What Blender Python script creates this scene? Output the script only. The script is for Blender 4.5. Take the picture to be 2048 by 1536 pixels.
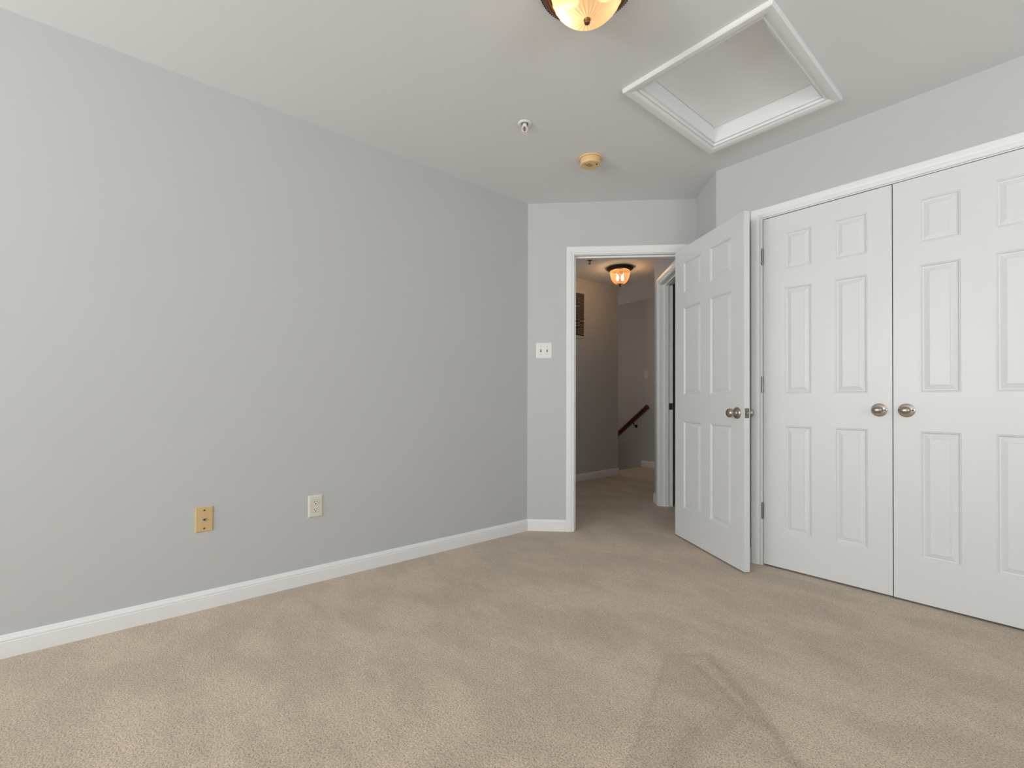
import bpy, bmesh, math, random
from mathutils import Vector, Matrix
random.seed(4)
for o in list(bpy.data.objects): bpy.data.objects.remove(o)
S = bpy.context.scene
COL = S.collection
pi = math.pi

# ------------------------------------------------------------------ camera
CAM_H = 0.9721
yaw, roll, pitch = math.radians(49.46875), math.radians(.15821), math.radians(.41417)
R = Vector((math.cos(yaw), math.sin(yaw), 0)); F = Vector((-math.sin(yaw), math.cos(yaw), 0)); U = Vector((0, 0, 1))
F2 = F*math.cos(pitch)+U*math.sin(pitch); U2 = U*math.cos(pitch)-F*math.sin(pitch)
R3 = R*math.cos(roll)+U2*math.sin(roll); U3 = U2*math.cos(roll)-R*math.sin(roll)
cam = bpy.data.cameras.new('camera'); camo = bpy.data.objects.new('camera', cam); COL.objects.link(camo)
M = Matrix((R3, U3, -F2)).transposed().to_4x4(); M.translation = Vector((0, 0, CAM_H))
camo.matrix_world = M
cam.sensor_width = 36; cam.sensor_fit = 'HORIZONTAL'; cam.lens = 934.034/2048*36
cam.shift_y = (792.868-768)/2048
cam.clip_start = .02
S.camera = camo

# ------------------------------------------------------------------ world, window fill light, exposure
W = bpy.data.worlds.new('world'); S.world = W; W.use_nodes = True
wn = W.node_tree.nodes; bg = wn['Background']; bg.inputs[0].default_value = (.75, .87, 1, 1); bg.inputs[1].default_value = 1.2
S.view_settings.view_transform = 'Standard'; S.view_settings.look = 'None'; S.view_settings.gamma = 1
S.view_settings.use_curve_mapping = False
S.view_settings.exposure = 0.26

def area(name, loc, aim, sx, sy, power, color):
    l = bpy.data.lights.new(name, 'AREA'); l.shape = 'RECTANGLE'; l.size = sx; l.size_y = sy; l.energy = power; l.color = color
    o = bpy.data.objects.new(name, l); COL.objects.link(o); o.location = loc
    o.rotation_euler = (Vector(aim)).to_track_quat('-Z', 'Y').to_euler(); return o
# fill light through unseen windows added behind and beside the camera
FILL_TINT = (.965, .99, 1.0)
area('window_fill', (2.44, .90, 1.36), (-1, 0, 1.5), 1.75, 1.35, 33, FILL_TINT)
area('window_fill', (-1.55, -3.94, 1.36), (0, 1, 1.5), 1.55, 1.35, 140, FILL_TINT)
area('window_fill', (.95, -3.94, 1.36), (0, 1, .3), 1.55, 1.35, 58, FILL_TINT)
# fill light through made-up small windows in the hallway and the stairwell
area('window_fill', (-3.22, 1.86, 1.55), (0, 1, 1.1), .6, .9, 6.2, FILL_TINT)
area('window_fill', (-6.14, 5.47, 1.50), (1, 0, .2), .6, .8, 9, (1, .74, .56))  # warm fill for the far hallway wall, through the added stairwell window

# ------------------------------------------------------------------ measured plan
H = 2.44
L = Vector((-2.5753, 2.3529)); D = Vector((1, 1))/math.sqrt(2); N = Vector((1, -1))/math.sqrt(2)
LEN1, LEN2 = 1.2244, .4084
C1 = L+D*LEN1; C2 = C1+N*LEN2
CY = C2.y                    # closet wall plane
T = .12
XA, YA = -3.745, 5.03        # hallway wall plane and its end
YB = 5.92                    # stairwell wall plane
XE, YS = 2.3, -3.8          # unseen walls behind the camera, set far back to even the light

# ------------------------------------------------------------------ helpers
def newobj(name, bm, mat, parent=None, smooth=False, bevel=0):
    bmesh.ops.remove_doubles(bm, verts=bm.verts, dist=1e-6)
    bmesh.ops.recalc_face_normals(bm, faces=bm.faces)
    me = bpy.data.meshes.new(name); bm.to_mesh(me); bm.free()
    o = bpy.data.objects.new(name, me); COL.objects.link(o)
    for m in (mat if isinstance(mat, (list, tuple)) else [mat]): me.materials.append(m)
    if smooth:
        for p in me.polygons: p.use_smooth = True
    if bevel:
        b = o.modifiers.new('bevel', 'BEVEL'); b.width = bevel; b.segments = 2; b.limit_method = 'ANGLE'
    if parent: o.parent = parent
    return o
def tag(o, label=None, cat=None, group=None, kind=None):
    if label: o['label'] = label
    if cat: o['category'] = cat
    if group: o['group'] = group
    if kind: o['kind'] = kind
    return o
def empty(name, loc, label, cat, group=None, rot=None):
    o = bpy.data.objects.new(name, None); COL.objects.link(o); o.location = loc; o.empty_display_size = .05
    if rot: o.rotation_euler = rot
    return tag(o, label, cat, group)
def prism(bm, pts, z0, z1):
    a = [bm.verts.new((p[0], p[1], z0)) for p in pts]; b = [bm.verts.new((p[0], p[1], z1)) for p in pts]
    n = len(pts)
    bm.faces.new(a[::-1]); bm.faces.new(b)
    for i in range(n): bm.faces.new((a[i], a[(i+1) % n], b[(i+1) % n], b[i]))
def box(bm, lo, hi):
    prism(bm, [(lo[0], lo[1]), (hi[0], lo[1]), (hi[0], hi[1]), (lo[0], hi[1])], lo[2], hi[2])
def bx(lo, hi):
    bm = bmesh.new(); box(bm, lo, hi); return bm
def lathe(bm, prof, seg=32, axis='z', fn=None):
    """prof: list of (r, h).  axis z: h along z ; axis y: h along -y (out of a wall facing -y)"""
    rings = []
    for r, h in prof:
        ring = []
        if r < 1e-6:
            p = (0, 0, h) if axis == 'z' else (0, -h, 0)
            ring = [bm.verts.new(p)]
        else:
            for i in range(seg):
                t = 2*pi*i/seg; rr = r*(fn(t, h) if fn else 1)
                ring.append(bm.verts.new((rr*math.cos(t), rr*math.sin(t), h) if axis == 'z' else (rr*math.cos(t), -h, rr*math.sin(t))))
        rings.append(ring)
    for a, b in zip(rings, rings[1:]):
        if len(a) == 1 and len(b) == 1: continue
        for i in range(seg):
            j = (i+1) % seg
            if len(a) == 1: bm.faces.new((a[0], b[i], b[j]))
            elif len(b) == 1: bm.faces.new((a[i], a[j], b[0]))
            else: bm.faces.new((a[i], a[j], b[j], b[i]))
    return bm
def tube(bm, p0, p1, r, seg=12):
    p0, p1 = Vector(p0), Vector(p1); d = (p1-p0); q = d.to_track_quat('Z', 'Y')
    a = []; b = []
    for i in range(seg):
        t = 2*pi*i/seg; v = q @ Vector((r*math.cos(t), r*math.sin(t), 0)); a.append(bm.verts.new(p0+v)); b.append(bm.verts.new(p1+v))
    for i in range(seg): bm.faces.new((a[i], a[(i+1) % seg], b[(i+1) % seg], b[i]))
    bm.faces.new(a[::-1]); bm.faces.new(b)
class Fr:
    """wall frame: u along the wall, d out of it into the room, z up"""
    def __init__(s, O, Du, Nn): s.O, s.Du, s.Nn = Vector(O), Vector(Du), Vector(Nn)
    def __call__(s, u, d, z): p = s.O+s.Du*u+s.Nn*d; return Vector((p.x, p.y, z))
def fbox(bm, fr, u0, u1, d0, d1, z0, z1):
    prism(bm, [tuple(fr(u0, d0, 0))[:2], tuple(fr(u1, d0, 0))[:2], tuple(fr(u1, d1, 0))[:2], tuple(fr(u0, d1, 0))[:2]], z0, z1)
CAS = [(0, 0), (0, .007), (.002, .0095), (.006, .0095), (.009, .0075), (.012, .0085), (.022, .0135), (.030, .0150), (.046, .0160), (.053, .0160), (.057, .0130), (.057, 0)]
def casing(fr, u0, u1, z1, name, mat, parent=None, d0=0.0, z0=0.0):
    bm = bmesh.new(); rows = []
    for o, d in CAS:
        rows.append([bm.verts.new(fr(*q)) for q in ((u0-o, d+d0, z0), (u0-o, d+d0, z1+o), (u1+o, d+d0, z1+o), (u1+o, d+d0, z0))])
    for a, b in zip(rows, rows[1:]):
        for i in range(3): bm.faces.new((a[i], a[i+1], b[i+1], b[i]))
    bm.faces.new([r[0] for r in rows]); bm.faces.new([r[3] for r in rows])
    return newobj(name, bm, mat, parent)
BASE = [(0, 0), (.012, 0), (.012, .058), (.0105, .061), (.0105, .063), (.0115, .0655), (.0100, .071), (.0065, .077), (.0055, .081), (.003, .0845), (0, .085)]
def baseboard(name, pts, mat, flip=1, closed_ends=True):
    """sweep along a polyline; room side on the left (flip=1) or right (-1) of travel"""
    pts = [Vector(p) for p in pts]; n = len(pts); bm = bmesh.new(); rows = []
    for i, p in enumerate(pts):
        ns = []
        if i > 0: t = (pts[i]-pts[i-1]).normalized(); ns.append(Vector((-t.y, t.x))*flip)
        if i < n-1: t = (pts[i+1]-pts[i]).normalized(); ns.append(Vector((-t.y, t.x))*flip)
        m = ns[0] if len(ns) == 1 else (ns[0]+ns[1])/(1+ns[0].dot(ns[1]))
        rows.append([bm.verts.new((p.x+m.x*d, p.y+m.y*d, z)) for d, z in BASE])
    for a, b in zip(rows, rows[1:]):
        for i in range(len(BASE)-1): bm.faces.new((a[i], b[i], b[i+1], a[i+1]))
    bm.faces.new(rows[0]); bm.faces.new(rows[-1])
    return tag(newobj(name, bm, mat), kind='structure')

# ------------------------------------------------------------------ materials
def mat(name, color, rough=.6, metal=0, spec=.5, noise=None, bump=None, grain=None, var=0, emit=None):
    m = bpy.data.materials.new(name); m.use_nodes = True; nt = m.node_tree; b = nt.nodes['Principled BSDF']
    b.inputs['Base Color'].default_value = (*color, 1); b.inputs['Roughness'].default_value = rough
    b.inputs['Metallic'].default_value = metal; b.inputs['Specular IOR Level'].default_value = spec
    tc = nt.nodes.new('ShaderNodeTexCoord')
    if var:
        nz = nt.nodes.new('ShaderNodeTexNoise'); nz.inputs['Scale'].default_value = 3; nz.inputs['Detail'].default_value = 3
        nt.links.new(tc.outputs['Object'], nz.inputs['Vector'])
        mx = nt.nodes.new('ShaderNodeMix'); mx.data_type = 'RGBA'
        mx.inputs['A'].default_value = (*[c*(1-var) for c in color], 1); mx.inputs['B'].default_value = (*[min(1, c*(1+var)) for c in color], 1)
        nt.links.new(nz.outputs['Fac'], mx.inputs['Factor']); nt.links.new(mx.outputs['Result'], b.inputs['Base Color'])
    if bump:
        nz = nt.nodes.new('ShaderNodeTexNoise'); nz.inputs['Scale'].default_value = bump[0]; nz.inputs['Detail'].default_value = 4
        src = tc.outputs['Object']
        if grain:
            mp = nt.nodes.new('ShaderNodeMapping'); mp.inputs['Scale'].default_value = grain; nt.links.new(src, mp.inputs['Vector']); src = mp.outputs['Vector']
            nz.inputs['Distortion'].default_value = .6
        nt.links.new(src, nz.inputs['Vector'])
        bp = nt.nodes.new('ShaderNodeBump'); bp.inputs['Strength'].default_value = bump[1]; bp.inputs['Distance'].default_value = bump[2]
        nt.links.new(nz.outputs['Fac'], bp.inputs['Height']); nt.links.new(bp.outputs['Normal'], b.inputs['Normal'])
    if emit:
        b.inputs['Emission Color'].default_value = (*emit[0], 1); b.inputs['Emission Strength'].default_value = emit[1]
    return m
WALL = mat('grey_wall_paint', (.555, .558, .553), .75, bump=(260, .12, .0006), var=.012, spec=.3)
CEIL = mat('grey_ceiling_paint', (.785, .79, .78), .85, bump=(220, .12, .0006), var=.012, spec=.2)
TRIM = mat('white_trim_paint', (.84, .84, .83), .38, spec=.4)
DOOR = mat('white_door_paint', (.735, .74, .735), .36, bump=(34, .22, .0005), grain=(6, 6, .35), spec=.45)
PLASW = mat('white_plastic', (.82, .81, .77), .3)
IVORY = mat('ivory_plastic', (.72, .70, .60), .35)
IVORY2 = mat('pale_ivory_plastic', (.78, .74, .66), .35)
YELL = mat('yellowed_plastic', (.66, .46, .22), .4, var=.05)
BEIG = mat('aged_beige_plastic', (.78, .54, .27), .42, var=.05)
DARK = mat('dark_slot', (.03, .025, .02), .6)
NICK = mat('brushed_nickel', (.42, .37, .32), .32, metal=1, bump=(300, .08, .0003))
STEEL = mat('screw_steel', (.40, .36, .30), .35, metal=1)
BRNZ = mat('dark_bronze', (.045, .028, .02), .38, metal=.7, bump=(120, .2, .0006))
BRASSY = mat('antique_bronze', (.20, .10, .045), .35, metal=.8)
CHRM = mat('white_sprinkler_enamel', (.80, .80, .76), .3)
SLOTG = mat('grey_slot', (.22, .19, .18), .6)
DSCR = mat('dark_screw', (.12, .085, .05), .4, metal=.8)
ROSE = mat('polished_nickel', (.66, .61, .56), .20, metal=1)
LATCH = mat('dull_steel', (.26, .24, .22), .4, metal=1)
REDG = mat('red_glass_liquid', (.35, .03, .02), .1)
REDW = mat('mahogany_wood', (.10, .018, .010), .35, bump=(30, .2, .001), grain=(1, 8, 8))
GLUE = mat('vent_white_enamel', (.62, .58, .52), .45)
VENTD = mat('vent_cavity', (.02, .015, .01), .8)

def lampglass(name, tint, clear, rough=.15):
    m = bpy.data.materials.new(name); m.use_nodes = True; nt = m.node_tree
    for n in list(nt.nodes): nt.nodes.remove(n)
    out = nt.nodes.new('ShaderNodeOutputMaterial')
    tr = nt.nodes.new('ShaderNodeBsdfTranslucent'); tr.inputs[0].default_value = (*tint, 1)
    tp = nt.nodes.new('ShaderNodeBsdfTransparent'); tp.inputs[0].default_value = (1, .93, .82, 1)
    gl = nt.nodes.new('ShaderNodeBsdfGlossy'); gl.inputs['Roughness'].default_value = rough; gl.inputs[0].default_value = (1, .95, .9, 1)
    m1 = nt.nodes.new('ShaderNodeMixShader'); m1.inputs[0].default_value = clear
    nt.links.new(tr.outputs[0], m1.inputs[1]); nt.links.new(tp.outputs[0], m1.inputs[2])
    m2 = nt.nodes.new('ShaderNodeMixShader'); m2.inputs[0].default_value = .08
    nt.links.new(m1.outputs[0], m2.inputs[1]); nt.links.new(gl.outputs[0], m2.inputs[2]); nt.links.new(m2.outputs[0], out.inputs[0])
    return m
GLOW = lampglass('amber_fluted_glass', (.92, .80, .60), .10)
SEED = lampglass('seeded_amber_glass', (.80, .50, .32), .88)
BULB = mat('lit_bulb', (1, .8, .5), .4, emit=((1, .68, .34), 30))
BULB2 = mat('lit_bulb_behind_glass', (1, .8, .5), .4, emit=((1, .74, .44), 5))
def panemat():
    m = bpy.data.materials.new('window_glass'); m.use_nodes = True; nt = m.node_tree
    for n in list(nt.nodes): nt.nodes.remove(n)
    out = nt.nodes.new('ShaderNodeOutputMaterial'); tp = nt.nodes.new('ShaderNodeBsdfTransparent'); gl = nt.nodes.new('ShaderNodeBsdfGlossy'); gl.inputs['Roughness'].default_value = .02
    mx = nt.nodes.new('ShaderNodeMixShader'); mx.inputs[0].default_value = .06
    nt.links.new(tp.outputs[0], mx.inputs[1]); nt.links.new(gl.outputs[0], mx.inputs[2]); nt.links.new(mx.outputs[0], out.inputs[0]); return m
PANE = panemat()

def carpetmat():
    m = bpy.data.materials.new('beige_cut_pile_carpet'); m.use_nodes = True; nt = m.node_tree; b = nt.nodes['Principled BSDF']
    b.inputs['Roughness'].default_value = .95; b.inputs['Specular IOR Level'].default_value = .1
    b.inputs['Sheen Weight'].default_value = .15; b.inputs['Sheen Roughness'].default_value = .6
    tc = nt.nodes.new('ShaderNodeTexCoord')
    def noise(scale, det=2, vec=None, rough=.5):
        n = nt.nodes.new('ShaderNodeTexNoise'); n.inputs['Scale'].default_value = scale; n.inputs['Detail'].default_value = det; n.inputs['Roughness'].default_value = rough
        nt.links.new(vec or tc.outputs['Object'], n.inputs['Vector']); return n.outputs['Fac']
    def ramp(src, a, b_, c0, c1):
        r = nt.nodes.new('ShaderNodeMapRange'); r.inputs['From Min'].default_value = a; r.inputs['From Max'].default_value = b_
        r.inputs['To Min'].default_value = c0; r.inputs['To Max'].default_value = c1; r.interpolation_type = 'SMOOTHSTEP'
        nt.links.new(src, r.inputs['Value']); return r.outputs['Result']
    def mul(x, y):
        k = nt.nodes.new('ShaderNodeMath'); k.operation = 'MULTIPLY'; nt.links.new(x, k.inputs[0]); nt.links.new(y, k.inputs[1]); return k.outputs[0]
    tuft = noise(150, 2)                          # tufts, about 5 mm
    spk = ramp(noise(230, 1), .32, .46, .52, 1.0)    # gaps between tufts
    mid = ramp(noise(28, 3), .35, .65, .965, 1.03)
    mp = nt.nodes.new('ShaderNodeMapping'); mp.inputs['Rotation'].default_value = (0, 0, .6); mp.inputs['Scale'].default_value = (1, 2.0, 1)
    nt.links.new(tc.outputs['Object'], mp.inputs['Vector'])
    big = ramp(noise(2.6, 3, mp.outputs['Vector']), .40, .62, .90, 1.03)
    at = nt.nodes.new('ShaderNodeAttribute'); at.attribute_name = 'pile'
    pile = ramp(at.outputs['Fac'], 0, 1, 1.0, .80)
    f = mul(mul(mul(ramp(tuft, .32, .68, .80, 1.08), spk), mul(mid, big)), pile)
    col = nt.nodes.new('ShaderNodeMix'); col.data_type = 'RGBA'; col.blend_type = 'MULTIPLY'; col.inputs['Factor'].default_value = 1
    col.inputs['A'].default_value = (.655, .53, .41, 1)
    cb = nt.nodes.new('ShaderNodeCombineColor'); 
    for i in range(3): nt.links.new(f, cb.inputs[i])
    nt.links.new(cb.outputs[0], col.inputs['B']); nt.links.new(col.outputs['Result'], b.inputs['Base Color'])
    bp = nt.nodes.new('ShaderNodeBump'); bp.inputs['Strength'].default_value = .55; bp.inputs['Distance'].default_value = .004
    nt.links.new(tuft, bp.inputs['Height']); nt.links.new(bp.outputs['Normal'], b.inputs['Normal'])
    return m
CARPET = carpetmat()

# ------------------------------------------------------------------ floor with stairs, one carpet
def onfloor(u, v):
    r = R3*(u-1024)/934.034 - U3*(v-792.868)/934.034 + F2
    k = -CAM_H/r.z; return Vector((r.x*k, r.y*k))
def poly(*q): return [onfloor(*a) for a in q]
# vacuum strokes: (polygon on the carpet, strength, edge softness in m)
STROKES = [
    (poly((1329, 1311), (1396, 1309), (1382, 1328), (1470, 1412), (1500, 1440), (1478, 1450), (1440, 1490), (1376, 1560), (1240, 1560)), .42, .012),
    (poly((1329, 1308), (1412, 1306), (1404, 1314), (1330, 1316)), .6, .008),
    (poly((1378, 1326), (1396, 1328), (1524, 1446), (1506, 1450)), .75, .010),
    (poly((1404, 1308), (1424, 1308), (1532, 1425), (1620, 1560), (1596, 1560), (1514, 1436)), .75, .009),
    (poly((1472, 1410), (1484, 1425), (1464, 1466), (1446, 1466)), .8, .02),
    (poly((1329, 1311), (1342, 1320), (1300, 1430), (1262, 1536), (1248, 1536), (1296, 1400)), .7, .008),
    (poly((1362, 1452), (1412, 1446), (1404, 1500), (1380, 1560), (1290, 1560)), .85, .04),
    (poly((1180, 1262), (1236, 1275), (1262, 1290), (1235, 1320), (1180, 1330)), .35, .03),
    (poly((1180, 1212), (1215, 1240), (1290, 1275), (1262, 1300), (1190, 1310), (1120, 1270)), .35, .05),
    (poly((1540, 1275), (1600, 1270), (1720, 1330), (1800, 1400), (1740, 1400), (1600, 1320)), .35, .06),
    (poly((1640, 1215), (1720, 1225), (1760, 1262), (1690, 1262)), .45, .05),
    (poly((820, 1185), (1020, 1150), (1060, 1170), (900, 1215), (830, 1205)), .35, .04),
    (poly((540, 1440), (700, 1410), (760, 1430), (600, 1480)), .25, .06),
    (poly((300, 1300), (420, 1290), (460, 1315), (330, 1330)), .25, .05),
]
def sd(p, P):
    d = 1e9; ins = False; n = len(P)
    for i in range(n):
        a, b = P[i], P[(i+1) % n]; e = b-a; t = max(0, min(1, (p-a).dot(e)/e.dot(e))); d = min(d, (p-a-e*t).length)
        if (a.y > p.y) != (b.y > p.y) and p.x < (b.x-a.x)*(p.y-a.y)/(b.y-a.y)+a.x: ins = not ins
    return -d if ins else d
BB = []
for P_, s_, w_ in STROKES:
    BB.append((min(q.x for q in P_)-w_, max(q.x for q in P_)+w_, min(q.y for q in P_)-w_, max(q.y for q in P_)+w_))
def pile(x, y):
    v = 0; p = Vector((x, y))
    for (P_, s_, w_), (x0, x1, y0, y1) in zip(STROKES, BB):
        if x0 < x < x1 and y0 < y < y1:
            k = sd(p, P_); t = max(0, min(1, .5-k/(2*w_))); v = max(v, s_*t*t*(3-2*t))
    return v
bm = bmesh.new(); lay = bm.verts.layers.float.new('pile')
gx0, gx1, gy0, gy1, st = -2.2, 0.0, .3, 2.6, .0125
nx, ny = round((gx1-gx0)/st), round((gy1-gy0)/st)
g = [[None]*(ny+1) for _ in range(nx+1)]
for i in range(nx+1):
    for j in range(ny+1):
        x, y = gx0+i*st, gy0+j*st; v = bm.verts.new((x, y, 0)); v[lay] = pile(x, y); g[i][j] = v
for i in range(nx):
    for j in range(ny): bm.faces.new((g[i][j], g[i+1][j], g[i+1][j+1], g[i][j+1]))
def fq(x0, y0, x1, y1, z=0): bm.faces.new([bm.verts.new(p) for p in ((x0, y0, z), (x1, y0, z), (x1, y1, z), (x0, y1, z))])
SX = -3.96
fq(SX, YS, gx0, YA); fq(gx1, YS, XE, YA); fq(gx0, YS, gx1, gy0); fq(gx0, gy1, gx1, YA); fq(SX, YA, XE, YB)
sx = SX; sz = 0
for k in range(8):           # carpeted stairs going down
    bm.faces.new([bm.verts.new(p) for p in ((sx, YA, sz), (sx, YA, sz-.19), (sx, YB, sz-.19), (sx, YB, sz))])
    sz -= .19; fq(sx-.25, YA, sx, YB, sz); sx -= .25
fl = newobj('floor', bm, CARPET); tag(fl, 'beige cut pile carpet running from the bedroom into the hallway', 'carpet', kind='structure')
for p in fl.data.polygons:
    if p.normal.z < -.5: pass

# ------------------------------------------------------------------ walls
def prisms(name, lst, m=WALL, lab=None):
    bm = bmesh.new()
    for pts, z0, z1 in lst: prism(bm, [tuple(p)[:2] for p in pts], z0, z1)
    return tag(newobj(name, bm, m), lab, 'wall' if lab else None, kind='structure')
LO = Vector((L.x-T, L.y+T*(math.sqrt(2)-1)))
prisms('wall_left', [([(L.x, YS-T), L, LO, (L.x-T, YS-T)], 0, H)], lab='long plain grey wall on the left side of the bedroom')
JL, JR, JZ = .350, 1.118, 2.045            # jamb faces of the bedroom doorway
def dq(s0, s1, n0=0, n1=-T): return [L+D*s0+N*n0, L+D*s1+N*n0, L+D*s1+N*n1, L+D*s0+N*n1]
jb = .015
M1 = C1-N*T+D*T; M2 = Vector((C2.x+T*(math.sqrt(2)-1), C2.y+T))
prisms('wall_doorway', [([L, L+D*(JL-jb), L+D*(JL-jb)-N*T, LO], 0, H), (dq(JR+jb, LEN1), 0, H), (dq(JL-jb, JR+jb), JZ+jb, H)],
       lab='grey angled wall holding the bedroom doorway')
prisms('wall_return', [([C1-N*T, C1, C2, M2, M1], 0, H)], lab='narrow grey return wall between doorway wall and closet wall')
CX0, CX1, CZ = -1.1385, .0785, 2.049       # closet jamb faces
prisms('wall_right', [([C2, (CX0-jb, CY), (CX0-jb, CY+T), M2], 0, H), ([(CX1+jb, CY), (XE, CY), (XE, CY+T), (CX1+jb, CY+T)], 0, H),
                      ([(CX0-jb, CY), (CX1+jb, CY), (CX1+jb, CY+T), (CX0-jb, CY+T)], CZ+jb, H)], lab='grey wall above and beside the white closet doors')
# unseen walls behind the camera, with windows added for light
def winwall(name, fr, u0, u1, wins, z0, z1, zb=0):
    bm = bmesh.new(); u = u0
    for w0, w1 in wins:
        fbox(bm, fr, u, w0, -T, 0, zb, H); fbox(bm, fr, w0, w1, -T, 0, zb, z0); fbox(bm, fr, w0, w1, -T, 0, z1, H); u = w1
    fbox(bm, fr, u, u1, -T, 0, zb, H)
    return tag(newobj(name, bm, WALL), None, 'wall', kind='structure')
FE = Fr((XE, 0), (0, 1), (-1, 0)); FS = Fr((0, YS), (1, 0), (0, 1))
winwall('wall_east', FE, YS-T, CY, [(.05, 1.75)], .70, 2.02)
winwall('wall_back', FS, L.x, XE, [(-2.3, -.8), (.2, 1.7)], .70, 2.02)
def window(name, fr, w0, w1, z0, z1):
    bm = bmesh.new()
    for u0, u1, a, b in ((w0, w0+.04, z0, z1), (w1-.04, w1, z0, z1), (w0+.04, w1-.04, z0, z0+.04), (w0+.04, w1-.04, z1-.04, z1), (w0+.04, w1-.04, (z0+z1)/2-.02, (z0+z1)/2+.02), ((w0+w1)/2-.02, (w0+w1)/2+.02, z0+.04, (z0+z1)/2-.02), ((w0+w1)/2-.02, (w0+w1)/2+.02, (z0+z1)/2+.02, z1-.04)):
        fbox(bm, fr, u0, u1, -.09, -.05, a, b)
    w = newobj(name, bm, TRIM); tag(w, 'white framed window added behind the viewer to light the room', 'window', kind='structure')
    bm = bmesh.new(); vs = [bm.verts.new(fr(*q)) for q in ((w0, -.07, z0), (w1, -.07, z0), (w1, -.07, z1), (w0, -.07, z1))]; bm.faces.new(vs)
    newobj('pane', bm, PANE, w)
    bm = bmesh.new(); fbox(bm, fr, w0-.03, w1+.03, .0005, .03, z0-.02, z0); newobj('window_sill', bm, TRIM, w)
    return w
window('window_added_1', FE, .05, 1.75, .70, 2.02); window('window_added_2', FS, -2.3, -.8, .70, 2.02); window('window_added_4', FS, .2, 1.7, .70, 2.02)  # out-of-view windows, added to let the bedroom fill light in
bpy.data.objects['window_added_1']['label'] = 'white framed window added for light in the east wall beside the closet'
bpy.data.objects['window_added_4']['label'] = 'white framed window added for light behind the viewer, on the right'
bpy.data.objects['window_added_2']['label'] = 'white framed window added for light behind the viewer, on the left'

# hallway walls
prisms('wall_hallway_left', [([(XA, 1.9), (XA, YA), (XA-.22, YA), (XA-T, YA-T), (XA-T, 1.9)], 0, H), ([(XA-.22, YA), (XA-T, YA-T), (-6.0, YA-T), (-6.0, YA)], -1.6, H)],
       lab='hallway wall with the air return grille')
prisms('wall_hallway_far', [([(-6.0, YB), (XE, YB), (XE, YB+T), (-6.0, YB+T)], -1.6, H)], lab='far hallway wall carrying the dark red handrail')
FH = Fr((0, 1.9+T), (1, 0), (0, 1))
winwall('wall_hallway_near', FH, XA, L.x-T, [(-3.52, -2.92)], 1.10, 2.0)  # opening added for the hallway fill light
wall_h = bpy.data.objects['wall_hallway_near']; wall_h['label'] = 'near end wall of the hallway with a small window added for light'
FW = Fr((-6.0, 0), (0, 1), (1, 0)); winwall('wall_stair_end', FW, YA, YB, [(YA+.14, YB-.14)], 1.1, 1.9, -1.6)  # opening added for the stairwell fill light
bpy.data.objects['wall_stair_end']['label'] = 'end wall of the stairwell with a window added for light'
window('window_added_5', FW, YA+.14, YB-.14, 1.1, 1.9); bpy.data.objects['window_added_5']['label'] = 'small window added for light above the stairs'  # unseen window, added as a source for the stairwell fill
prisms('wall_east_hallway', [([(XE, CY), (XE, YB+T), (XE+T, YB+T), (XE+T, CY)], 0, H)])
SC = 1.174; NC0, NC1, NE = -.200, -.900, -1.097
FC = Fr(L+D*SC, -N, -D)    # u = distance behind the doorway wall, d = out into the hall
def cq(u0, u1, d0=0, d1=-T): return [tuple(FC(u0, d0, 0))[:2], tuple(FC(u1, d0, 0))[:2], tuple(FC(u1, d1, 0))[:2], tuple(FC(u0, d1, 0))[:2]]
pe = FC(-NE, 0, 0); pb = FC(-NE, -T, 0)
prisms('wall_hallway_right', [(cq(T+.0005, -NC0-jb), 0, H), (cq(-NC1+jb, -NE), 0, H), (cq(-NC0-jb, -NC1+jb), JZ-.012+jb, H),
                              ([(pe.x, pe.y), (pe.x, YB), (pe.x+T, YB), (pe.x+T, pb.y+.03), (pb.x, pb.y)], 0, H)],
       lab='angled hallway wall with a second cased doorway')

window('window_added_3', FH, -3.52, -2.92, 1.10, 2.0); bpy.data.objects['window_added_3']['label'] = 'small white window added for light at the near end of the hallway'  # unseen window, added as a source for the hallway fill
# ceiling with the hatch opening
hx0, hx1, hy0, hy1 = -1.275, -.728, 1.876, 2.606
bm = bmesh.new()
for lo, hi in (((-6.12, YS-T), (hx0, YB+T)), ((hx1, YS-T), (XE+T, YB+T)), ((hx0, YS-T), (hx1, hy0)), ((hx0, hy1), (hx1, YB+T))):
    box(bm, (*lo, H), (*hi, H+.10))
tag(newobj('ceiling', bm, CEIL), 'flat grey painted ceiling', 'ceiling', kind='structure')

# attic hatch
hc = ((hx0+hx1)/2, (hy0+hy1)/2)
hatch = empty('attic_hatch', (hc[0], hc[1], H), 'white framed attic access hatch recessed in the ceiling', 'hatch')
bm = bmesh.new(); rows = []
for o, d in [(0, -.0)]+[(a, b) for a, b in CAS[1:]]:
    o2 = o; z = -d*1.25 if d else 0
    rows.append([bm.verts.new(q) for q in ((hx0-o2-hc[0], hy0-o2-hc[1], z), (hx1+o2-hc[0], hy0-o2-hc[1], z), (hx1+o2-hc[0], hy1+o2-hc[1], z), (hx0-o2-hc[0], hy1+o2-hc[1], z))])
for a, b in zip(rows, rows[1:]):
    for i in range(4): bm.faces.new((a[i], a[(i+1) % 4], b[(i+1) % 4], b[i]))
for i in range(4): bm.faces.new((rows[0][i], rows[0][(i+1) % 4], rows[-1][(i+1) % 4], rows[-1][i]))
newobj('casing', bm, TRIM, hatch)
bm = bmesh.new(); a, b = hx0-hc[0], hx1-hc[0]; c, d = hy0-hc[1], hy1-hc[1]; t = .012
for lo, hi in (((a, c), (a+t, d)), ((b-t, c), (b, d)), ((a+t, c), (b-t, c+t)), ((a+t, d-t), (b-t, d))): box(bm, (*lo, 0), (*hi, .098))
newobj('shaft_lining', bm, TRIM, hatch)
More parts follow.
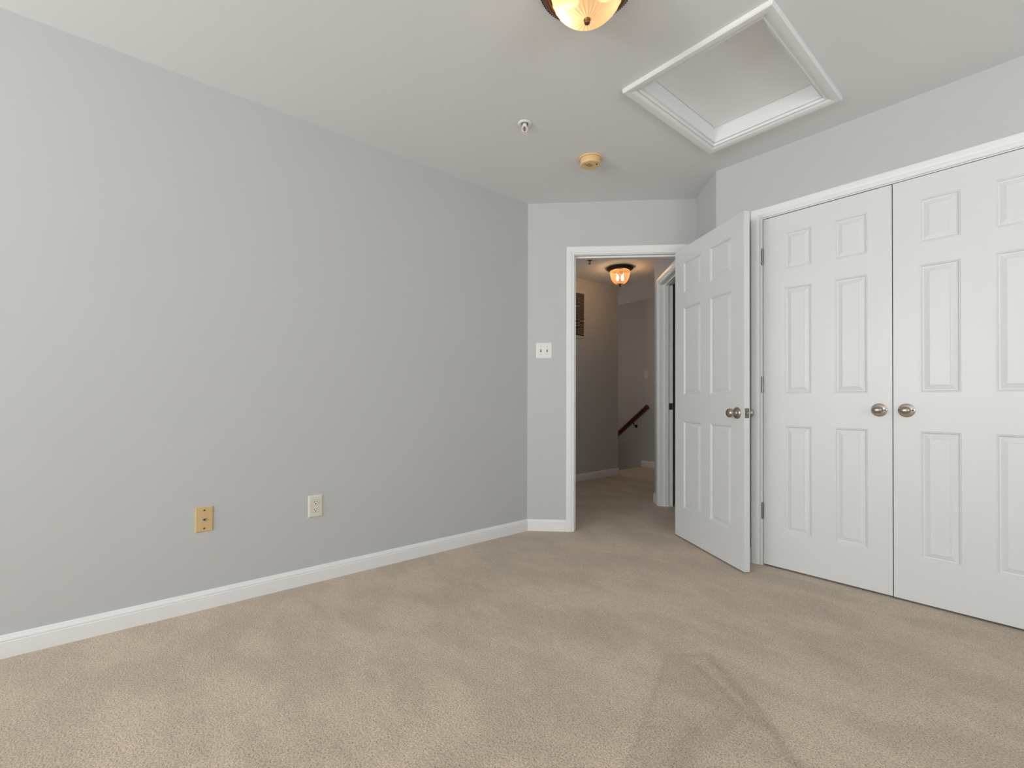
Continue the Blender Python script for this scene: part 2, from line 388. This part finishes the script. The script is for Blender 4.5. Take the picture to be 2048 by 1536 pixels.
newobj('hatch_panel', bx((a+t+.002, c+t+.002, .080), (b-t-.003, d-t-.004, .096)), mat('white_hatch_paint', (.90, .90, .89), .5), hatch)

# baseboards
def pt(s, n): return L+D*s+N*n
baseboard('baseboard_left', [(L.x, YS), L, pt(JL-.005-.057, 0)], TRIM, -1)
baseboard('baseboard_return', [pt(JR+.005+.057, 0), C1, C2, (CX0-.005-.057, CY)], TRIM, -1)
baseboard('baseboard_right', [(CX1+.005+.057, CY), (XE, CY), (XE, YS), (L.x+.0125, YS)], TRIM, -1)
baseboard('baseboard_hallway_left', [(XA, 2.03), (XA, YA), (XA-.19, YA)], TRIM, -1)
baseboard('baseboard_hallway_far', [(-3.985, YB), (pe.x, YB)], TRIM, -1)
baseboard('baseboard_hallway_right', [(pe.x, YB-.0125), tuple(pe)[:2], tuple(FC(-NC1+.005+.057, 0, 0))[:2]], TRIM, -1)

# door frames
FD = Fr(L, D, N)
def jambset(fr, u0, u1, z, depth, name_parent, stopd, mat=TRIM):
    """jambs flush with both wall faces, and stops"""
    bm = bmesh.new(); fbox(bm, fr, u0-jb, u0, -depth, 0, 0, z+jb); fbox(bm, fr, u1, u1+jb, -depth, 0, 0, z+jb); fbox(bm, fr, u0, u1, -depth, 0, z, z+jb)
    newobj('jamb', bm, mat, name_parent)
    if stopd:
        bm = bmesh.new(); s0, s1 = stopd; k = .011
        fbox(bm, fr, u0, u0+k, -s1, -s0, 0, z-k); fbox(bm, fr, u1-k, u1, -s1, -s0, 0, z-k); fbox(bm, fr, u0, u1, -s1, -s0, z-k, z)
        newobj('door_stop', bm, mat, name_parent)
tr = casing(FD, JL-.005, JR+.005, JZ+.005, 'trim_1', TRIM); tag(tr, 'white casing around the bedroom doorway', 'door frame', kind='structure')
jambset(FD, JL, JR, JZ, T, tr, (.037, .072))
bm = bmesh.new(); fbox(bm, FD, JL-.0001, JL+.0015, -.032, -.004, .90, .957); sp = newobj('strike_plate', bm, NICK, tr)
casing(Fr(L-N*T, D, -N), JL-.005, SC-.058, JZ+.005, 'casing', TRIM, tr)
tr = casing(Fr((0, CY), (1, 0), (0, -1)), CX0-.005, CX1+.005, CZ+.005, 'trim_2', TRIM); tag(tr, 'white casing around the double closet doors', 'door frame', kind='structure')
jambset(Fr((0, CY), (1, 0), (0, -1)), CX0, CX1, CZ, T, tr, (.040, .075))
tr = casing(FC, -NC0-.005, -NC1+.005, JZ-.012+.005, 'trim_3', TRIM); tag(tr, 'white casing of the doorway seen through the hallway', 'door frame', kind='structure')
jambset(FC, -NC0, -NC1, JZ-.012, T, tr, (.045, .080))
bm = bmesh.new(); fbox(bm, FC, -NC1-.0015, -NC1+.0001, -.118, -.085, .885, .945); newobj('strike_plate', bm, NICK, tr)
bm = bmesh.new(); fbox(bm, FC, -NC1-.0022, -NC1-.0005, -.110, -.095, .900, .930); newobj('strike_hole', bm, DARK, tr)

# ------------------------------------------------------------------ six panel doors
ZP = [(.210, .818), (1.002, 1.611), (1.716, 1.928)]
PP = [(0, 0), (.0035, -.0022), (.0055, -.0018), (.0105, -.0082), (.0150, -.0088), (.0360, -.0030), (.0380, -.0036)]
def panel_door(w, h, t, xs):
    """front face on y=0 looking to -y, hinge edge at x=0"""
    bm = bmesh.new()
    X = sorted({0, w} | {v for p in xs for v in p}); Z = sorted({0, h} | {v for p in ZP for v in p})
    for side in (0, 1):
        Y = 0 if side == 0 else t; sg = 1 if side == 0 else -1
        for i in range(len(X)-1):
            for j in range(len(Z)-1):
                x0, x1, z0, z1 = X[i], X[i+1], Z[j], Z[j+1]
                if (x0, x1) in xs and (z0, z1) in ZP:
                    prev = None
                    for o, dd in PP:
                        ring = [bm.verts.new(q) for q in ((x0+o, Y-sg*dd, z0+o), (x1-o, Y-sg*dd, z0+o), (x1-o, Y-sg*dd, z1-o), (x0+o, Y-sg*dd, z1-o))]
                        if prev:
                            for k in range(4): bm.faces.new((prev[k], prev[(k+1) % 4], ring[(k+1) % 4], ring[k]))
                        prev = ring
                    bm.faces.new(prev)
                else:
                    bm.faces.new([bm.verts.new(q) for q in ((x0, Y, z0), (x1, Y, z0), (x1, Y, z1), (x0, Y, z1))])
    # edges, split to match
    for i in range(len(X)-1):
        for z in (0, h): bm.faces.new([bm.verts.new(q) for q in ((X[i], 0, z), (X[i+1], 0, z), (X[i+1], t, z), (X[i], t, z))])
    for j in range(len(Z)-1):
        for x in (0, w): bm.faces.new([bm.verts.new(q) for q in ((x, 0, Z[j]), (x, 0, Z[j+1]), (x, t, Z[j+1]), (x, t, Z[j]))])
    return bm
def place(o, loc, rz): o.location = loc; o.rotation_euler = (0, 0, rz); return o

ball_prof = [(.0, 0), (.0335, 0), (.0335, .003), (.031, .0065), (.024, .010), (.015, .013), (.0115, .017), (.0115, .024), (.014, .029), (.021, .034), (.0255, .041), (.0265, .048), (.0245, .055), (.019, .0605), (.010, .0635), (0, .064)]
def ball_knob(parent, x, z, y, side):
    k = newobj('door_knob', lathe(bmesh.new(), ball_prof, 40, 'y'), NICK, parent, smooth=True)
    k.location = (x, y, z); k.rotation_euler = (0, 0, 0 if side < 0 else pi)
    kh = newobj('keyhole' if side < 0 else 'lock_button', lathe(bmesh.new(), [(0, 0), (.0075, 0), (.0075, .0015), (.005, .0025), (0, .0025)], 20, 'y'), STEEL, k, smooth=False)
    kh.location = (0, -.0632, 0)
    return k

# bedroom door, standing open
ang = None
Pv = pt(1.104, .012)
tgt = Vector((math.cos(math.radians(-31.1)), math.sin(math.radians(-31.1))))
nn = Vector((-tgt.y, tgt.x))
hb = Pv+tgt*.004; hf = hb-nn*.035
bw = .762
bxs = [(.114, .114+.2145), (bw-.114-.2145, bw-.114)]
bd = newobj('door_1', panel_door(bw, 2.034, .035, bxs), DOOR); place(bd, (hf.x, hf.y, .008), math.radians(-31.1))
tag(bd, 'white six panel bedroom door standing open in front of the closet corner', 'door', kind='structure')
KZ = .892
ball_knob(bd, bw-.060, KZ, 0, -1); ball_knob(bd, bw-.060, KZ, .035, 1)
bm = bmesh.new(); box(bm, (bw, .0045, KZ-.028), (bw+.0015, .0305, KZ+.028))
lp = newobj('latch_plate', bm, LATCH, bd, bevel=.002)
lb = newobj('latch_bolt', lathe(bmesh.new(), [(0, 0), (.0075, 0), (.0075, .008), (.006, .0095), (0, .0095)], 20, 'y'), NICK, lp, smooth=False)
lb.location = (bw+.0012, .0175, KZ); lb.rotation_euler = (0, 0, pi/2)
for dz in (-.020, .020):
    sc = newobj('screw', lathe(bmesh.new(), [(0, 0), (.003, 0), (.0028, .001), (0, .0012)], 12, 'y'), STEEL, lp); sc.location = (bw+.0012, .0175, KZ+dz); sc.rotation_euler = (0, 0, pi/2)
def hinge(parent, loc, rz, h=.092):
    bm = bmesh.new()
    for k in range(5): tube(bm, (0, 0, -h/2+k*h/5+.0006), (0, 0, -h/2+(k+1)*h/5-.0006), .0062, 14)
    tube(bm, (0, 0, -h/2-.003), (0, 0, -h/2), .0045, 12); tube(bm, (0, 0, h/2), (0, 0, h/2+.003), .0045, 12)
    box(bm, (.0, -.0009, -h/2+.001), (.0085, .0009, h/2-.001))
    o = newobj('hinge', bm, NICK, parent); o.location = loc; o.rotation_euler = (0, 0, rz); return o
for z in (.25, 1.05, 1.82): hinge(bd, (-.004, .041, z), math.radians(-90+45))

# closet doors
cw = .6015
cxs = [(.1125, .1125+.138), (.3585, .3585+.1435)]
egg = [(.0, 0), (.0335, 0), (.0335, .0025), (.032, .004), (.020, .0065), (.012, .009), (.0095, .014), (.0095, .024)]
def closet_knob(parent, x, z, mirror):
    k = newobj('door_knob', lathe(bmesh.new(), egg, 40, 'y'), ROSE, parent, smooth=True); k.location = (x, 0, z)
    bm = bmesh.new(); bmesh.ops.create_uvsphere(bm, u_segments=32, v_segments=20, radius=1)
    for v in bm.verts: v.co = Vector((v.co.x*.0245, v.co.y*.0175, v.co.z*.0205))
    e = newobj('knob_head', bm, NICK, k, smooth=True); e.location = (0, -.040, 0)
    sl = newobj('release_slot', bx((.0195, -.0082, -.0030), (.0275, -.0030, .0020)), DARK, k); sl.location = (0, 0, .001)
    return k
d2 = newobj('door_2', panel_door(cw, 2.034, .035, cxs), DOOR); place(d2, (-1.1345, CY, .010), 0)
tag(d2, 'left white six panel closet door with hinges beside the open bedroom door', 'door', kind='structure')
closet_knob(d2, -.585+1.1345, .916, False)
for z in (.322, 1.066, 1.825): hinge(d2, (-.004, -.005, z-.010), 0)
x3 = -.5285
d3 = newobj('door_3', panel_door(cw, 2.034, .035, [(cw-b, cw-a) for a, b in reversed(cxs)]), DOOR); place(d3, (x3, CY-.003, .010), 0)
tag(d3, 'right white six panel closet door cut off by the right edge', 'door', kind='structure')
closet_knob(d3, -.478-x3, .916, True)
for z in (.322, 1.066, 1.825): hinge(d3, (cw+.004, -.003, z-.010), pi)
newobj('ball_catch', bx((-.010, .004, 2.0345), (.012, .024, 2.0385)), STEEL, d2).location = (cw-.035, 0, 0)

# ------------------------------------------------------------------ wall plates (local: x along wall, -y out of the wall, z up)
def rz_for(Nn): return math.atan2(Nn[1], Nn[0])+pi/2
def plate(w, h, t, ed=.005):
    bm = bmesh.new(); rings = []
    for o, y in ((0, 0), (0, -.002), (ed*.4, -t*.8), (ed, -t)):
        rings.append([bm.verts.new(q) for q in ((-w/2+o, y, -h/2+o), (w/2-o, y, -h/2+o), (w/2-o, y, h/2-o), (-w/2+o, y, h/2-o))])
    for a, b in zip(rings, rings[1:]):
        for i in range(4): bm.faces.new((a[i], a[(i+1) % 4], b[(i+1) % 4], b[i]))
    bm.faces.new(rings[0]); bm.faces.new(rings[-1]); return bm
def screw(parent, x, y, z, r=.0033, m=STEEL):
    s = newobj('screw', lathe(bmesh.new(), [(0, 0), (r, 0), (r*.85, .0012), (0, .0015)], 14, 'y'), m, parent); s.location = (x, y, z); return s
# coax plate
e = empty('cable_plate', (L.x, .326, .415), 'yellowed coaxial cable wall plate on the left wall, lower left of the power outlet', 'wall plate', rot=(0, 0, rz_for((1, 0))))
newobj('cover_plate', plate(.0702, .1145, .0055, .004), YELL, e)
bm = lathe(bmesh.new(), [(0, .004), (.0085, .004), (.0085, .008), (.0056, .0085), (.0056, .014), (.0046, .014), (.0046, .0105), (0, .0105)], 6, 'y')
newobj('coax_connector', bm, STEEL, e)
bm = lathe(bmesh.new(), [(0, .0102), (.0036, .0102), (.0036, .0108), (0, .0108)], 14, 'y'); newobj('connector_bore', bm, DARK, e)
screw(e, 0, -.0055, .0415, .0042, DSCR); screw(e, 0, -.0055, -.0415, .0042, DSCR)
# outlet
e = empty('power_outlet', (L.x, .825, .4035), 'off white duplex power outlet low on the left wall', 'outlet', rot=(0, 0, rz_for((1, 0))))
newobj('cover_plate', plate(.0745, .117, .006, .008), IVORY, e)
for dz in (.0195, -.0195):
    bm = bmesh.new(); vs = []
    for i in range(40):
        t = 2*pi*i/40; vs.append((.0172*math.cos(t), max(-.0133, min(.0133, .0172*math.sin(t)))))
    a = [bm.verts.new((x, -.0055, z)) for x, z in vs]; b = [bm.verts.new((x*.97, -.0072, z*.97)) for x, z in vs]
    for i in range(40): bm.faces.new((a[i], a[(i+1) % 40], b[(i+1) % 40], b[i]))
    bm.faces.new(b); r = newobj('receptacle', bm, IVORY2, e); r.location = (0, 0, dz)
    bm = bmesh.new()
    box(bm, (-.0082, -.0076, -.0010), (-.0050, -.0070, .0082)); box(bm, (.0050, -.0076, .0000), (.0080, -.0070, .0074))
    prism(bm, [(.0030*math.cos(k*pi/6), -.0073+.0) for k in range(0)] or [(-.0032, -.0076), (.0032, -.0076), (.0032, -.0070), (-.0032, -.0070)], -.0092, -.0038)
    newobj('slot', bm, DARK, r)
    bm = bmesh.new()      # dark seam around the receptacle face
    a = [bm.verts.new((x*1.045, -.0061, z*1.045)) for x, z in vs]; b = [bm.verts.new((x*1.0, -.0061, z*1.0)) for x, z in vs]
    for i in range(40): bm.faces.new((a[i], a[(i+1) % 40], b[(i+1) % 40], b[i]))
    newobj('seam', bm, mat('outlet_seam', (.25, .17, .13), .8) if 'outlet_seam' not in bpy.data.materials else bpy.data.materials['outlet_seam'], r)
screw(e, 0, -.006, 0, .0030, IVORY2)
# two-gang switch
def fwd(s, z): p = pt(s, 0); return (p.x, p.y, z)
e = empty('light_switch', fwd(.123, 1.339), 'white double toggle light switch between the wall corner and the doorway casing', 'light switch', rot=(0, 0, rz_for(N)))
newobj('cover_plate', plate(.118, .117, .0065, .009), PLASW, e)
for dx in (-.023, .023):
    newobj('toggle_slot', bx((dx-.0050, -.0069, -.0120), (dx+.0050, -.0064, .0120)), SLOTG, e)
    bm = bmesh.new(); prism(bm, [(-.0040, -.0069), (.0040, -.0069), (.0032, -.019), (-.0032, -.019)], -.004, .004)
    tg = newobj('toggle', bm, PLASW, e, bevel=.001); tg.location = (dx, .003, .004); tg.rotation_euler = (math.radians(-22), 0, 0)
    screw(e, dx, -.0062, .030, .0030, STEEL); screw(e, dx, -.0062, -.030, .0030, STEEL)
# hallway switch
e = empty('hallway_light_switch', (-3.902, YB, 1.349), 'pale switch plate above the handrail on the far hallway wall', 'light switch', rot=(0, 0, 0))
newobj('cover_plate', plate(.072, .117, .006, .007), IVORY, e)
bm = bmesh.new(); box(bm, (-.004, -.016, -.004), (.004, -.006, .006)); newobj('toggle', bm, IVORY2, e, bevel=.001)

# ------------------------------------------------------------------ ceiling things
def ceil_empty(name, x, y, label, cat): return empty(name, (x, y, H), label, cat)
# smoke detector
e = ceil_empty('smoke_detector', -1.844, 2.199, 'yellowed round smoke detector on the ceiling near the doorway', 'smoke detector')
newobj('mounting_base', lathe(bmesh.new(), [(0, 0), (.071, 0), (.072, -.003), (.070, -.007), (.064, -.008), (0, -.008)], 56), BEIG, e, smooth=False)
bd_ = newobj('body', lathe(bmesh.new(), [(0, -.008), (.0615, -.008), (.0615, -.012), (.0595, -.014), (.0595, -.017), (.0615, -.019), (.0615, -.034), (.0590, -.040), (.055, -.042), (0, -.0435)], 56), BEIG, e)
bm = bmesh.new()
for k in range(7):
    y = -.030+k*.006; box(bm, (-.016, y, -.0445), (.016, y+.0022, -.0432))
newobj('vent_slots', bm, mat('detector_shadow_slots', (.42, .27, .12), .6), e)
newobj('test_button', lathe(bmesh.new(), [(0, -.042), (.0045, -.042), (.0045, -.0455), (0, -.046)], 18), DARK, e).location = (.038, .012, 0)
newobj('indicator_lamp', lathe(bmesh.new(), [(0, -.042), (.0025, -.042), (.0025, -.0448), (0, -.045)], 12), DARK, e).location = (-.008, -.040, 0)

def sprinkler(name, x, y, label, m1, rot, m2=REDG):
    e = ceil_empty(name, x, y, label, 'sprinkler'); e.rotation_euler = (0, 0, rot)
    newobj('escutcheon', lathe(bmesh.new(), [(.017, -.002), (.022, -.0045), (.030, -.0075), (.036, -.004), (.038, 0), (0, 0)], 40), m1, e, smooth=True)
    newobj('socket', lathe(bmesh.new(), [(0, 0), (.012, 0), (.012, -.014), (.009, -.018), (0, -.018)], 24), m1, e)
    bm = bmesh.new()
    for s in (-1, 1):
        P_ = [(s*.008, -.016), (s*.0135, -.022), (s*.0135, -.034), (s*.006, -.044), (s*.001, -.047)]
        for a, b in zip(P_, P_[1:]): tube(bm, (a[0], 0, a[1]), (b[0], 0, b[1]), .0022, 8)
    newobj('frame_arms', bm, m1, e)
    newobj('glass_bulb', lathe(bmesh.new(), [(0, -.018), (.003, -.019), (.003, -.038), (.0012, -.043), (0, -.044)], 12), m2, e, smooth=True)
    newobj('deflector', lathe(bmesh.new(), [(0, -.046), (.005, -.046), (.013, -.048), (.0135, -.0495), (0, -.0505)], 24, fn=lambda t, h: 1+.12*math.cos(8*t) if h < -.047 else 1), m1, e)
    return e
sprinkler('fire_sprinkler', -1.838, 1.655, 'white pendent fire sprinkler with a red bulb on the bedroom ceiling', CHRM, math.radians(49))
sprinkler('hallway_fire_sprinkler', -3.172, 3.775, 'dark fire sprinkler hanging at the top of the doorway view in the hallway', BRNZ, 0, BRNZ)

def bulb_mesh():
    return lathe(bmesh.new(), [(0, .034), (.006, .032), (.012, .022), (.0145, .010), (.0135, 0), (.009, -.012), (.0065, -.020), (.0065, -.028), (0, -.028)][::-1], 20)
def point(parent, loc, power, col, rad):
    l = bpy.data.lights.new('bulb_light', 'POINT'); l.energy = power; l.color = col; l.shadow_soft_size = rad
    o = bpy.data.objects.new('bulb_light', l); COL.objects.link(o); o.parent = parent; o.location = loc
WARM = (1, .68, .38)
# bedroom flush light
e = ceil_empty('flush_ceiling_light', -1.068, 1.255, 'bronze rimmed flush ceiling light with fluted amber glass bowl at the top edge', 'ceiling light')
newobj('ceiling_pan', lathe(bmesh.new(), [(0, 0), (.150, 0), (.158, -.004), (.166, -.010), (.167, -.016), (.160, -.022), (.152, -.024), (.148, -.028), (.150, -.033), (.146, -.038), (.138, -.040), (.134, -.034), (.134, -.012), (0, -.012)], 72), BRASSY, e, smooth=True)
bm = bmesh.new()
for k in range(110):          # rope edge
    t = 2*pi*k/110; t2 = t+.05
    tube(bm, (.1625*math.cos(t), .1625*math.sin(t), -.006), (.1675*math.cos(t2), .1675*math.sin(t2), -.017), .0032, 6)
newobj('rope_edge', bm, BRNZ, e)
prof = [(.1275, -.030), (.1265, -.040), (.1235, -.054), (.117, -.070), (.107, -.086), (.093, -.101), (.077, -.114), (.058, -.125), (.040, -.1315), (.024, -.1345), (.010, -.136)]
bm = bmesh.new(); seg = 180; rings = []
for i, (r, h) in enumerate(prof):
    fade = min(1, r/.05)*(1 if i > 1 else i*.5)
    rings.append([bm.verts.new(((r*(1+.018*fade*math.cos(22*(t+h*9))))*math.cos(t), (r*(1+.018*fade*math.cos(22*(t+h*9))))*math.sin(t), h+.0018*fade*math.cos(22*(t+h*9)))) for t in [2*pi*k/seg for k in range(seg)]])
for a, b in zip(rings, rings[1:]):
    for i in range(seg): bm.faces.new((a[i], a[(i+1) % seg], b[(i+1) % seg], b[i]))
bm.faces.new(rings[-1])
newobj('glass_bowl', bm, GLOW, e, smooth=True)
newobj('finial', lathe(bmesh.new(), [(0, -.134), (.0125, -.135), (.0125, -.138), (.0095, -.1405), (.0105, -.145), (.0085, -.149), (.004, -.151), (0, -.1515)], 24), BRASSY, e, smooth=True)
for (x, y) in ((-.055, -.030), (.050, .045)):
    b = newobj('bulb', bulb_mesh(), BULB2, e, smooth=True); b.location = (x, y, -.062); b.rotation_euler = (math.radians(90), 0, math.atan2(y, x)-pi/2)
point(e, (-.060, -.035, -.080), .34, WARM, .02); point(e, (.050, .045, -.060), .10, WARM, .02)

# hallway flush light
e = ceil_empty('hallway_ceiling_light', -3.150, 4.262, 'bronze ceiling light with seeded glass bell lit in the hallway', 'ceiling light')
newobj('ceiling_pan', lathe(bmesh.new(), [(0, 0), (.120, 0), (.142, -.006), (.146, -.014), (.140, -.022), (.122, -.028), (.110, -.040), (.104, -.040), (.104, -.020), (0, -.020)], 56), BRNZ, e, smooth=True)
newobj('glass_bell', lathe(bmesh.new(), [(.103, -.036), (.106, -.050), (.105, -.080), (.099, -.110), (.086, -.142), (.066, -.168), (.045, -.184), (.022, -.192), (.006, -.194)], 56), SEED, e, smooth=True)
newobj('finial', lathe(bmesh.new(), [(0, -.172), (.030, -.174), (.032, -.177), (.022, -.183), (.008, -.187), (.006, -.194), (.010, -.199), (.009, -.207), (0, -.212)], 24), BRNZ, e, smooth=True)
for s in (-1, 1):
    b = newobj('bulb', bulb_mesh(), BULB, e, smooth=True); b.location = (s*.027*R.x, s*.027*R.y, -.110); b.rotation_euler = (pi, 0, 0)
    tbm = bmesh.new(); tube(tbm, (0, 0, 0), (0, 0, .06), .011, 14)
    sk = newobj('lamp_socket', tbm, BRNZ, e); sk.location = (s*.027*R.x, s*.027*R.y, -.082)
    point(e, (s*.04*R.x, s*.04*R.y, -.070), 2.3, (1, .60, .32), .02)

# ------------------------------------------------------------------ hallway things
vy0, vy1, vz0, vz1 = 3.86, 4.375, 1.715, 2.285
e = empty('air_return_grille', (XA, (vy0+vy1)/2, (vz0+vz1)/2), 'louvered air return grille high on the hallway wall, cut by the doorway casing', 'vent', rot=(0, 0, rz_for((1, 0))))
w, h = vy1-vy0, vz1-vz0; k = .028
bm = bmesh.new()
for x0, x1, z0, z1 in ((-w/2, -w/2+k, -h/2, h/2), (w/2-k, w/2, -h/2, h/2), (-w/2+k, w/2-k, -h/2, -h/2+k), (-w/2+k, w/2-k, h/2-k, h/2)): box(bm, (x0, -.008, z0), (x1, 0, z1))
newobj('frame', bm, GLUE, e)
newobj('backing', bx((-w/2+k, -.002, -h/2+k), (w/2-k, -.0005, h/2-k)), VENTD, e)
bm = bmesh.new(); n = 30; p_ = (h-2*k)/n
for i in range(n):
    z = -h/2+k+p_*i
    vs = [bm.verts.new(q) for q in ((-w/2+k, -.0025, z+p_*.42), (w/2-k, -.0025, z+p_*.42), (w/2-k, -.0085, z+p_*.16), (-w/2+k, -.0085, z+p_*.16), (-w/2+k, -.0025, z+p_*.36), (w/2-k, -.0025, z+p_*.36), (w/2-k, -.0085, z+p_*.10), (-w/2+k, -.0085, z+p_*.10))]
    for f_ in ((0, 1, 2, 3), (7, 6, 5, 4), (0, 4, 5, 1), (3, 2, 6, 7), (0, 3, 7, 4), (1, 5, 6, 2)): bm.faces.new([vs[q] for q in f_])
newobj('louver_slats', bm, GLUE, e)
# handrail on the far wall
x0, z0, x1, z1 = -3.835, .885, -4.95, -.025
dv = Vector((x1-x0, 0, z1-z0)).normalized(); up = Vector((-dv.z, 0, dv.x)); up = up if up.z > 0 else -up
e = empty('stair_handrail', (x0, YB, z0), 'dark red wooden handrail sloping down the far hallway wall', 'handrail')
bm = bmesh.new(); prof = [(-.020, -.033), (.020, -.033), (.024, -.012), (.030, .004), (.028, .020), (.016, .031), (-.016, .031), (-.028, .020), (-.030, .004), (-.024, -.012)]
Lr = (Vector((x1-x0, 0, z1-z0))).length; rings = []
for q in (0, Lr): rings.append([bm.verts.new(dv*q+up*b_+Vector((0, -.075+a_, 0))) for a_, b_ in prof])
n = len(prof)
for i in range(n): bm.faces.new((rings[0][i], rings[0][(i+1) % n], rings[1][(i+1) % n], rings[1][i]))
bm.faces.new(rings[0]); bm.faces.new(rings[1])
newobj('rail', bm, REDW, e, bevel=.003)
for q in (.34, 1.2):
    bm = bmesh.new(); c = dv*q-up*.033
    tube(bm, (c.x, -.075, c.z), (c.x, -.062, c.z-.035), .006); tube(bm, (c.x, -.062, c.z-.035), (c.x, -.004, c.z-.060), .006); tube(bm, (c.x, -.005, c.z-.060), (c.x, 0, c.z-.060), .022, 18)
    newobj('bracket', bm, BRNZ, e)

# labels of the remaining setting
for k, v in {'baseboard_left': 'white baseboard along the long left wall', 'baseboard_return': 'short white baseboard between doorway casing and closet casing',
             'baseboard_right': 'white baseboard beyond the closet and behind the viewer', 'baseboard_hallway_left': 'white baseboard under the hallway air return wall',
             'baseboard_hallway_far': 'white baseboard on the far hallway wall below the handrail', 'baseboard_hallway_right': 'white baseboard wrapping the hallway corner beside the second doorway',
             'wall_east': 'grey bedroom wall to the right of the closet doors, with an added window', 'wall_back': 'grey bedroom wall behind the viewer, with two added windows', 'wall_east_hallway': 'outer wall beyond the hallway rooms',
             'window_added_1': 'white window added for light in the wall right of the closet'}.items():
    if k in bpy.data.objects:
        bpy.data.objects[k]['label'] = v; bpy.data.objects[k]['category'] = k.split('_')[0]
